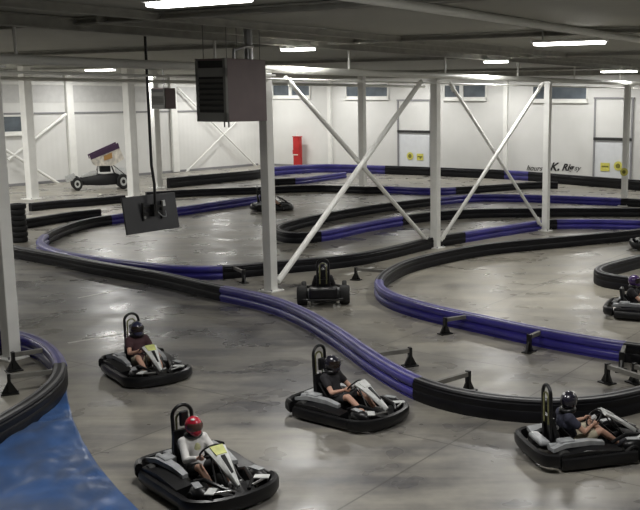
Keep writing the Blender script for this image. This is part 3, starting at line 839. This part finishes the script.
    MB().loft([[(.325, -.095, .672), (.325, .095, .672), (.325, .095, .655), (.325, -.095, .655)], [(.47, -.078, .600), (.47, .078, .600), (.47, .078, .585), (.47, -.078, .585)]]).build('number_plate', plate, e, smooth=False)
    MB().loft([[(.50, -.03, .592), (.50, .03, .592), (.50, .03, .57), (.50, -.03, .57)], [(.74, -.015, .43), (.74, .015, .43), (.74, .015, .41), (.74, -.015, .41)]]).build('panel_stripe', 'black', e, smooth=False)
    if skirt:
        for s in (-1, 1):
            MB().sphere((.66, s*.43, .22), .17, (1.25, .62, .62)).build('wheel_fairing', 'black', e)
            MB().tube([(.30, s*.33, .25), (.55, s*.30, .34), (.85, s*.22, .30), (.97, s*.1, .24)], .028, 8).build('front_side_bar', 'black', e)
            MB().box((.60, s*.44, .325), (.20, .10, .012), RZ(s*.2)).build('fairing_sticker', side, e, smooth=False)
        MB().loft([[(.72, -.3, .24), (.72, .3, .24), (.72, .3, .1), (.72, -.3, .1)], [(.97, -.2, .2), (.97, .2, .2), (.97, .2, .1), (.97, -.2, .1)]]).build('nose_cone', 'black', e)
    m = MB()
    for s in (-1, 1): m.tube([(.36, s*.11, .60), (.6, s*.17, .28), (.9, s*.2, .14)], .012, 8)
    m.build('panel_support', 'black_metal', e)
    # steering
    m = MB(); C0 = Vector((.17, 0, .55)); ax = Vector((-.75, 0, .66)).normalized(); yx = Vector((0, 1, 0)); zx = ax.cross(yx)
    m.tube([C0+.15*(math.cos(a)*yx+math.sin(a)*zx) for a in [2*PI*k/24 for k in range(24)]], .014, 8, closed=True)
    for a in (0, 2.1, 4.2): m.cyl(C0, C0+.15*(math.cos(a)*yx+math.sin(a)*zx), .009, 6)
    sw_ = m.build('steering_wheel', 'black', e)
    MB().cyl(C0-ax*.015, C0+ax*.02, .045, 12).build('hub', 'h_white', sw_)
    MB().cyl(C0, C0-ax*.5+Vector((0, 0, .0)), .012, 8).build('steering_column', 'black_metal', e)
    for s in (-1, 1):
        MB().box((.70, s*.14, .20), (.02, .07, .13), Matrix.Rotation(-.4, 3, 'Y'), bev=.005).build('pedal', 'metal', e, smooth=False)
    if hoop:
        h0 = hoop_top; w = .145; xb = -.60
        pts = [(xb+.02, -w, .15), (xb, -w, .5), (xb-.02, -w, h0-w)]
        pts += [(xb-.02, -w*math.cos(a), h0-w+w*math.sin(a)) for a in [PI*k/10 for k in range(1, 10)]]
        pts += [(xb-.02, w, h0-w), (xb, w, .5), (xb+.02, w, .15)]
        MB().tube(pts, .027, 10).build('roll_hoop', 'black', e)
        w2 = .085
        MB().tube([(xb-.02, -w2, .55), (xb-.03, -w2, h0-.2)]+[(xb-.03, -w2*math.cos(a), h0-.2+w2*math.sin(a)) for a in [PI*k/8 for k in range(1, 8)]]+[(xb-.03, w2, h0-.2), (xb-.02, w2, .55)], .016, 8).build('hoop_padding', 'pad', e)
        MB().box((xb+.03, 0, .82), (.06, .13, .22), bev=.025).build('headrest', 'black', e, smooth=False)
    return e
M['pad'] = new_mat('worn_padding', (.16, .16, .07), .7, var=.5, vscale=8)

# ------------------------------------------------------------ driver
def capsule(m, a, b, ra, rb, n=14):
    a, b = Vector(a), Vector(b); d = b-a; L_ = d.length; d.normalize()
    m.tube([a-d*ra*.75, a-d*ra*.5, a, a.lerp(b, .5), b, b+d*rb*.5, b+d*rb*.75], [ra*.55, ra*.85, ra, (ra+rb)/2, rb, rb*.85, rb*.55], n)
def remeshed(m, name, mat, parent, vox=.011, sm=6):
    o = m.build(name, mat, None)
    r = o.modifiers.new('r', 'REMESH'); r.mode = 'VOXEL'; r.voxel_size = vox; r.use_smooth_shade = True
    s = o.modifiers.new('s', 'SMOOTH'); s.factor = .5; s.iterations = sm
    dg = bpy.context.evaluated_depsgraph_get(); me = bpy.data.meshes.new_from_object(o.evaluated_get(dg))
    me.polygons.foreach_set('use_smooth', [True]*len(me.polygons))
    old = o.data; o.modifiers.clear(); o.data = me; bpy.data.meshes.remove(old)
    o.name = name
    if not me.materials: me.materials.append(M[mat])
    if parent: o.parent = parent
    return o
def bend(t, hip, neck): return hip.lerp(neck, t)
def make_driver(skin, shirt, shorts, shoes, helmet, visor, long_sleeve=False, turn=0.0, lean=0.0, vest=False, patch=None, hidef=True, hscale=1.0, detail=.011):
    e = empty('person', (0, 0, 0))
    hip = Vector((-.24, 0, .24)); chest = Vector((-.36+lean, 0, .56)); neck = Vector((-.36+lean*1.5, 0, .73)); head = neck+Vector((.03, 0, .16))
    sh = [Vector((-.365+lean, s*.175, .66)) for s in (1, -1)]
    el = [Vector((-.13+lean*.6, s*.25, .45)) for s in (1, -1)]
    C0 = Vector((.17, 0, .55))
    wr = [Vector((.065, s*.165, .515)) for s in (1, -1)]
    hp = [Vector((-.20, s*.10, .225)) for s in (1, -1)]
    kn = [Vector((.20, s*.20, .42)) for s in (1, -1)]
    an = [Vector((.56, s*.15, .155)) for s in (1, -1)]
    to = [Vector((.68, s*.14, .20)) for s in (1, -1)]
    m = MB()
    capsule(m, hip, hip.lerp(chest, .5), .125, .115); capsule(m, hip.lerp(chest, .5), chest, .115, .125)
    m.sphere(chest, .15, (.8, 1.15, 1)); capsule(m, sh[0], sh[1], .07, .07); capsule(m, chest, neck, .10, .055); capsule(m, neck, head, .055, .06)
    m.sphere(head, .098, (1.03, .82, 1.2)); m.sphere(head+Vector((.03, 0, -.07)), .06, (1, .8, .8))
    m.sphere(head+Vector((.108, 0, -.015)), .018, (1.1, .8, 1.4))
    for i, s in enumerate((1, -1)):
        m.sphere(head+Vector((-.005, s*.082, -.01)), .022, (.8, .4, 1.3))
        capsule(m, sh[i], el[i], .056, .043); capsule(m, el[i], wr[i], .043, .027)
        palm = wr[i]+Vector((.055, -s*.012, .02)); m.sphere(palm, .038, (1.15, .62, 1))
        # fingers curled round the wheel rim, thumb along it
        for k in range(4):
            b0 = palm+Vector((.028, 0, .028-.020*k)); ln = (.85, 1.0, .95, .75)[k]
            p1 = b0+Vector((.035*ln, -s*.006, .004)); p2 = p1+Vector((.012*ln, -s*.028*ln, 0)); p3 = p2+Vector((-.02*ln, -s*.014*ln, -.002))
            m.tube([b0, p1, p2, p3], [.0105, .010, .009, .0075], 8)
        m.tube([palm+Vector((-.01, -s*.015, .025)), palm+Vector((.015, -s*.04, .04)), palm+Vector((.035, -s*.048, .035))], [.0125, .011, .009], 8)
        m2 = hp[i]; capsule(m, m2, kn[i], .083, .06); capsule(m, kn[i], kn[i].lerp(an[i], .35), .058, .056); capsule(m, kn[i].lerp(an[i], .35), an[i], .056, .036)
        capsule(m, an[i], to[i], .04, .03)
    body = remeshed(m, 'body', skin, e, detail if hidef else .02)
    # shirt
    m = MB()
    capsule(m, hip+Vector((0, 0, .0)), hip.lerp(chest, .5), .15, .135); m.sphere(chest, .168, (.86, 1.17, 1.02)); capsule(m, hip.lerp(chest, .5), chest, .14, .145)
    capsule(m, sh[0], sh[1], .088, .088); capsule(m, chest, neck-Vector((0, 0, .05)), .11, .085)
    for i in (0, 1):
        if long_sleeve: capsule(m, sh[i], el[i], .076, .062); capsule(m, el[i], el[i].lerp(wr[i], .9), .061, .044)
        else: capsule(m, sh[i], sh[i].lerp(el[i], .5), .077, .07)
    remeshed(m, 'shirt', shirt, e, .014)
    if vest:
        m = MB(); m.sphere(chest+Vector((.062, 0, -.04)), .12, (.85, .85, 1.35)); remeshed(m, 'shirt_print', 'vest', e, .016)
    m = MB(); capsule(m, hp[0]+Vector((-.03, 0, 0)), hp[1]+Vector((-.03, 0, 0)), .125, .125)
    for i in (0, 1): capsule(m, hp[i], hp[i].lerp(kn[i], .72), .108, .092)
    remeshed(m, 'shorts', shorts, e, .014)
    for i in (0, 1):
        m = MB(); capsule(m, an[i]+Vector((-.03, 0, -.01)), to[i]+Vector((.0, 0, .01)), .056, .045); m.sphere(an[i]+Vector((-.01, 0, .02)), .052)
        remeshed(m, 'shoe', shoes, e, .014, 3)
    # neck brace
    m = MB(); m.tube([neck+Vector((.01+.095*math.cos(a), .105*math.sin(a), .025+.012*math.cos(a))) for a in [2*PI*k/20 for k in range(20)]], .045, 10, closed=True); m.build('neck_brace', 'black', e)
    # helmet
    Rt = Matrix.Rotation(turn, 3, 'Z')
    def hpnt(v): return head + Rt @ Vector(v)
    m = MB(); m.sphere(hpnt((0, 0, .015)), .150*hscale, (1.06, .90, 1.0), Rt, 24, 16); m.sphere(hpnt((.05, 0, -.075)), .105*hscale, (1.05, .92, .8), Rt, 20, 12)
    hl = remeshed(m, 'helmet', helmet, e, .012, 4)
    # visor: a band cut from a slightly larger ellipsoid
    m = MB(); rg = []
    for a in [math.radians(-72+144*k/14) for k in range(15)]:
        rg.append([tuple(hpnt((1.075*.150*hscale*math.cos(a)*math.cos(t_)*q, .915*.152*hscale*math.sin(a)*math.cos(t_)*q, .015+.152*hscale*math.sin(t_)*q)))
                   for t_, q in ((math.radians(-24), 1.0), (math.radians(-8), 1.03), (math.radians(12), 1.03), (math.radians(26), 1.0), (math.radians(12), .94), (math.radians(-8), .94))])
    m.loft(rg).build('visor', visor, hl)
    if patch:
        m = MB(); m.sphere(hpnt((-.035, .05, .115)), .05, (1.1, 1, .65), Rt); m.sphere(hpnt((.06, -.04, .13)), .035, (1.1, 1, .5), Rt); m.build('helmet_patch', patch, hl)
    return e

def seat_driver(d, loc, rz, sc=1.0, label=''):
    d.location = loc; d.rotation_euler = (0, 0, rz); d.scale = (sc, sc, sc)
    tag(d, label, 'person')
def place(k, px, py, deg, label):
    p = P(px, py); k.location = p; k.rotation_euler = (0, 0, math.radians(deg)); tag(k, label, 'go-kart'); return p

K = {}
kA = make_kart('white_plastic', 'yellow_green', 'grey_plastic', hoop_top=1.0)
specs = [  # px, py, deg, kart label, driver kwargs, driver label
 (206, 486, -48, 'black go-kart nearest the camera with lime number plate, driver in red helmet', dict(skin='skin', shirt='sh_white', shorts='dark_short', shoes='shoe_white', helmet='h_red', visor='visor_brown', long_sleeve=True, vest=True, patch='h_white', detail=.009), 'person in red helmet and white long sleeves driving the nearest kart', 'yellow_green'),
 (347, 415, -35, 'black go-kart with bare white front panel in the middle beside the blue barrier', dict(skin='skin', shirt='sh_black', shorts='dark_short', shoes='shoe_white', helmet='h_black', visor='visor', detail=.009), 'person in black shirt, shorts and white shoes driving the middle kart', 'white_plastic'),
 (145, 374, -52, 'small-looking black go-kart at the left between the tape line and foreground karts', dict(skin='skin', shirt='sh_maroon', shorts='khaki', shoes='shoe_white', helmet='h_navy', visor='visor', detail=.009), 'person in navy helmet and dark maroon shirt driving the left kart', 'yellow_green'),
 (583, 453, 17, 'black go-kart at the lower right corner with a grey side panel', dict(skin='skin', shirt='sh_navy', shorts='khaki', shoes='shoe_dark', helmet='h_black', visor='visor', patch='h_white', turn=.9, lean=.04, detail=.009), 'person in navy shirt and khaki shorts leaning in the lower right kart', 'white_plastic'),
]
for i, (px, py, dg_, kl, dk, dl, plate) in enumerate(specs):
    k = kA if i == 0 else make_kart('white_plastic', plate, 'grey_plastic')
    p = place(k, px, py, dg_, kl)
    ks = (1.0, .97, .95, .97)[i]; k.scale = (ks, ks, ks)
    d = make_driver(**dk); seat_driver(d, p, math.radians(dg_), (.87, .93, .93, .93)[i], dl)
# kart seen from behind near the heater column
k = make_kart('black', 'black', 'black', skirt=False, cover='black', hoop_top=1.2); p = place(k, 324, 300, 96, 'dark go-kart with exposed wheels seen from behind near the heater column')
k.scale = (1, 1, 1)
d = make_driver('skin_b', 'sh_black', 'dark_short', 'shoe_dark', 'h_black', 'visor', long_sleeve=True, hidef=False); seat_driver(d, p, math.radians(96), 1, 'person all in black driving the kart near the heater column')
# far kart partly behind column
k = make_kart('black', 'black', 'grey_plastic'); p = place(k, 271, 210, 10, 'distant dark go-kart half hidden by the heater column')
d = make_driver('skin_b', 'sh_black', 'dark_short', 'shoe_dark', 'h_black', 'visor', hidef=False); seat_driver(d, p, math.radians(10), 1, 'person in dark clothes in the distant kart behind the heater column')
# right edge karts
k = make_kart('black', 'black', 'grey_plastic', hoop=False, cover='black'); p = place(k, 645, 316, -20, 'black go-kart cut by the right edge below the kidney-shaped barrier')
d = make_driver('skin', 'sh_black', 'khaki', 'shoe_white', 'h_purple', 'visor', lean=0.02, hidef=False); seat_driver(d, p, math.radians(-20), .95, 'person in purple helmet with bare arms in the kart at the right edge')
k = make_kart('black', 'black', 'black', hoop=False, cover='black'); p = place(k, 658, 249, -5, 'dark go-kart behind the kidney-shaped barrier at the right edge')

# ------------------------------------------------------------ winged race car by the left wall
def race_car():
    p = P(101, 189); e = empty('race_car', p, math.radians(205)); tag(e, 'black winged open-wheel race car parked by the left wall', 'race car')
    # local +x = towards nose; nose is at the left of the picture
    S = 1.0
    for x, r, w in ((1.65, .36, .3), (-1.5, .42, .42)):
        for y in (-.75, .75):
            m = torus_tyre(r=r, w=w, rim=r*.5); bmesh.ops.transform(m.bm, matrix=Matrix.Translation((x, y, r)) @ Matrix.Rotation(PI/2, 4, 'X'), verts=m.bm.verts)
            o = m.build('wheel', 'rubber', e); s = 1 if y > 0 else -1
            MB().cyl((x, y-w*.46, r), (x, y+w*.46, r), r*.55, 20).build('rim', 'white_plastic', o)
            MB().cyl((x, y-w*.48, r), (x, y+w*.48, r), r*.28, 16).build('hub', 'black_metal', o)
    def sec(x, w, z0, z1): return [(x, -w, z0), (x, -w, (z0+z1)/2), (x, -w*.6, z1), (x, w*.6, z1), (x, w, (z0+z1)/2), (x, w, z0)]
    MB().loft([sec(2.0, .12, .34, .5), sec(1.6, .26, .28, .62), sec(.9, .34, .25, .78), sec(.2, .38, .22, .84), sec(-.3, .40, .22, .80), sec(-1.2, .34, .25, .86), sec(-1.9, .22, .35, .8)]).build('body', 'black', e)
    MB().loft([sec(1.3, .2, .66, .78), sec(.7, .26, .74, .96), sec(.2, .26, .80, 1.0)]).build('hood', 'white_plastic', e)
    MB().loft([sec(-1.1, .22, .8, 1.15), sec(-1.7, .24, .7, 1.12), sec(-2.05, .1, .7, .95)]).build('tail_tank', 'white_plastic', e)
    m = MB()
    for y in (-.33, .33):
        m.tube([(.25, y, .8), (.1, y, 1.35), (-.75, y, 1.4), (-1.0, y, .8)], .028, 8); m.tube([(-.75, y, 1.4), (-1.7, y, .75)], .022, 8)
    for x in (.1, -.75): m.cyl((x, -.33, 1.38), (x, .33, 1.38), .026, 8)
    m.cyl((1.65, -.7, .36), (1.65, .7, .36), .03, 8); m.cyl((-1.5, -.6, .42), (-1.5, .6, .42), .04, 8)
    m.cyl((.0, 0, 1.3), (0, 0, 2.0), .02, 8); m.cyl((-.7, 0, 1.3), (-.7, 0, 1.9), .02, 8)
    m.build('roll_cage', 'black_metal', e)
    MB().box((-.35, 0, 1.1), (.75, .5, .35), bev=.04).build('cockpit', 'black', e, smooth=False)
    # top wing: tilted, rear high
    Rt = Matrix.Rotation(math.radians(18), 3, 'Y')
    c = Vector((-.3, 0, 1.95))
    wg = MB().box(c, (1.75, 1.5, .05), Rt, bev=.01).build('top_wing', 'purple', e, smooth=False)
    for s in (-1, 1):
        def wf(x, y, z): 
            q = c + Rt @ Vector((x, 0, y)); return (q.x, z, q.z)
        MB().prism([(.95, .12), (-1.05, .12), (-1.2, -.72), (-.3, -.80), (.85, -.42)], s*.76-.015, s*.76+.015, wf).build('side_board', 'cream', wg, smooth=False)
        MB().prism([(1.0, .22), (-1.1, .22), (-1.1, -.08), (1.0, -.02)], s*.785-.012, s*.785+.012, wf).build('side_stripe', 'purple', wg, smooth=False)
        MB().prism([(.1, -.12), (-.5, -.12), (-.42, -.42), (.16, -.36)], s*.785-.012, s*.785+.012, wf).build('side_graphic', 'gold', wg, smooth=False)
    R2 = Matrix.Rotation(math.radians(14), 3, 'Y')
    fw = MB().box((2.05, 0, .68), (.62, .85, .03), R2).build('front_wing', 'white_plastic', e, smooth=False)
    for s in (-1, 1): MB().box((2.05, s*.43, .66), (.66, .02, .3), R2).build('end_plate', 'white_plastic', fw, smooth=False)
    e.scale = (.80, .80, 1.08)
M['gold'] = new_mat('gold_graphic', (.45, .25, .08), .5)
race_car()

# ------------------------------------------------------------ world, camera, colour management
w = bpy.data.worlds.new('World'); SC.world = w; w.use_nodes = True
w.node_tree.nodes['Background'].inputs[0].default_value = (.5, .53, .58, 1); w.node_tree.nodes['Background'].inputs[1].default_value = .05
cam = bpy.data.cameras.new('camera'); co = bpy.data.objects.new('camera', cam); COL.objects.link(co)
co.location = (0, 0, CAMH); co.rotation_euler = (PI/2-PITCH, 0, 0)
cam.sensor_width = 36; cam.lens = F/640*36; cam.shift_x = (320-CX)/640; cam.shift_y = 0; cam.clip_end = 300
SC.camera = co
SC.view_settings.view_transform = 'Standard'; SC.view_settings.look = 'None'; SC.view_settings.gamma = 1
SC.view_settings.use_curve_mapping = False; SC.view_settings.exposure = 1.42
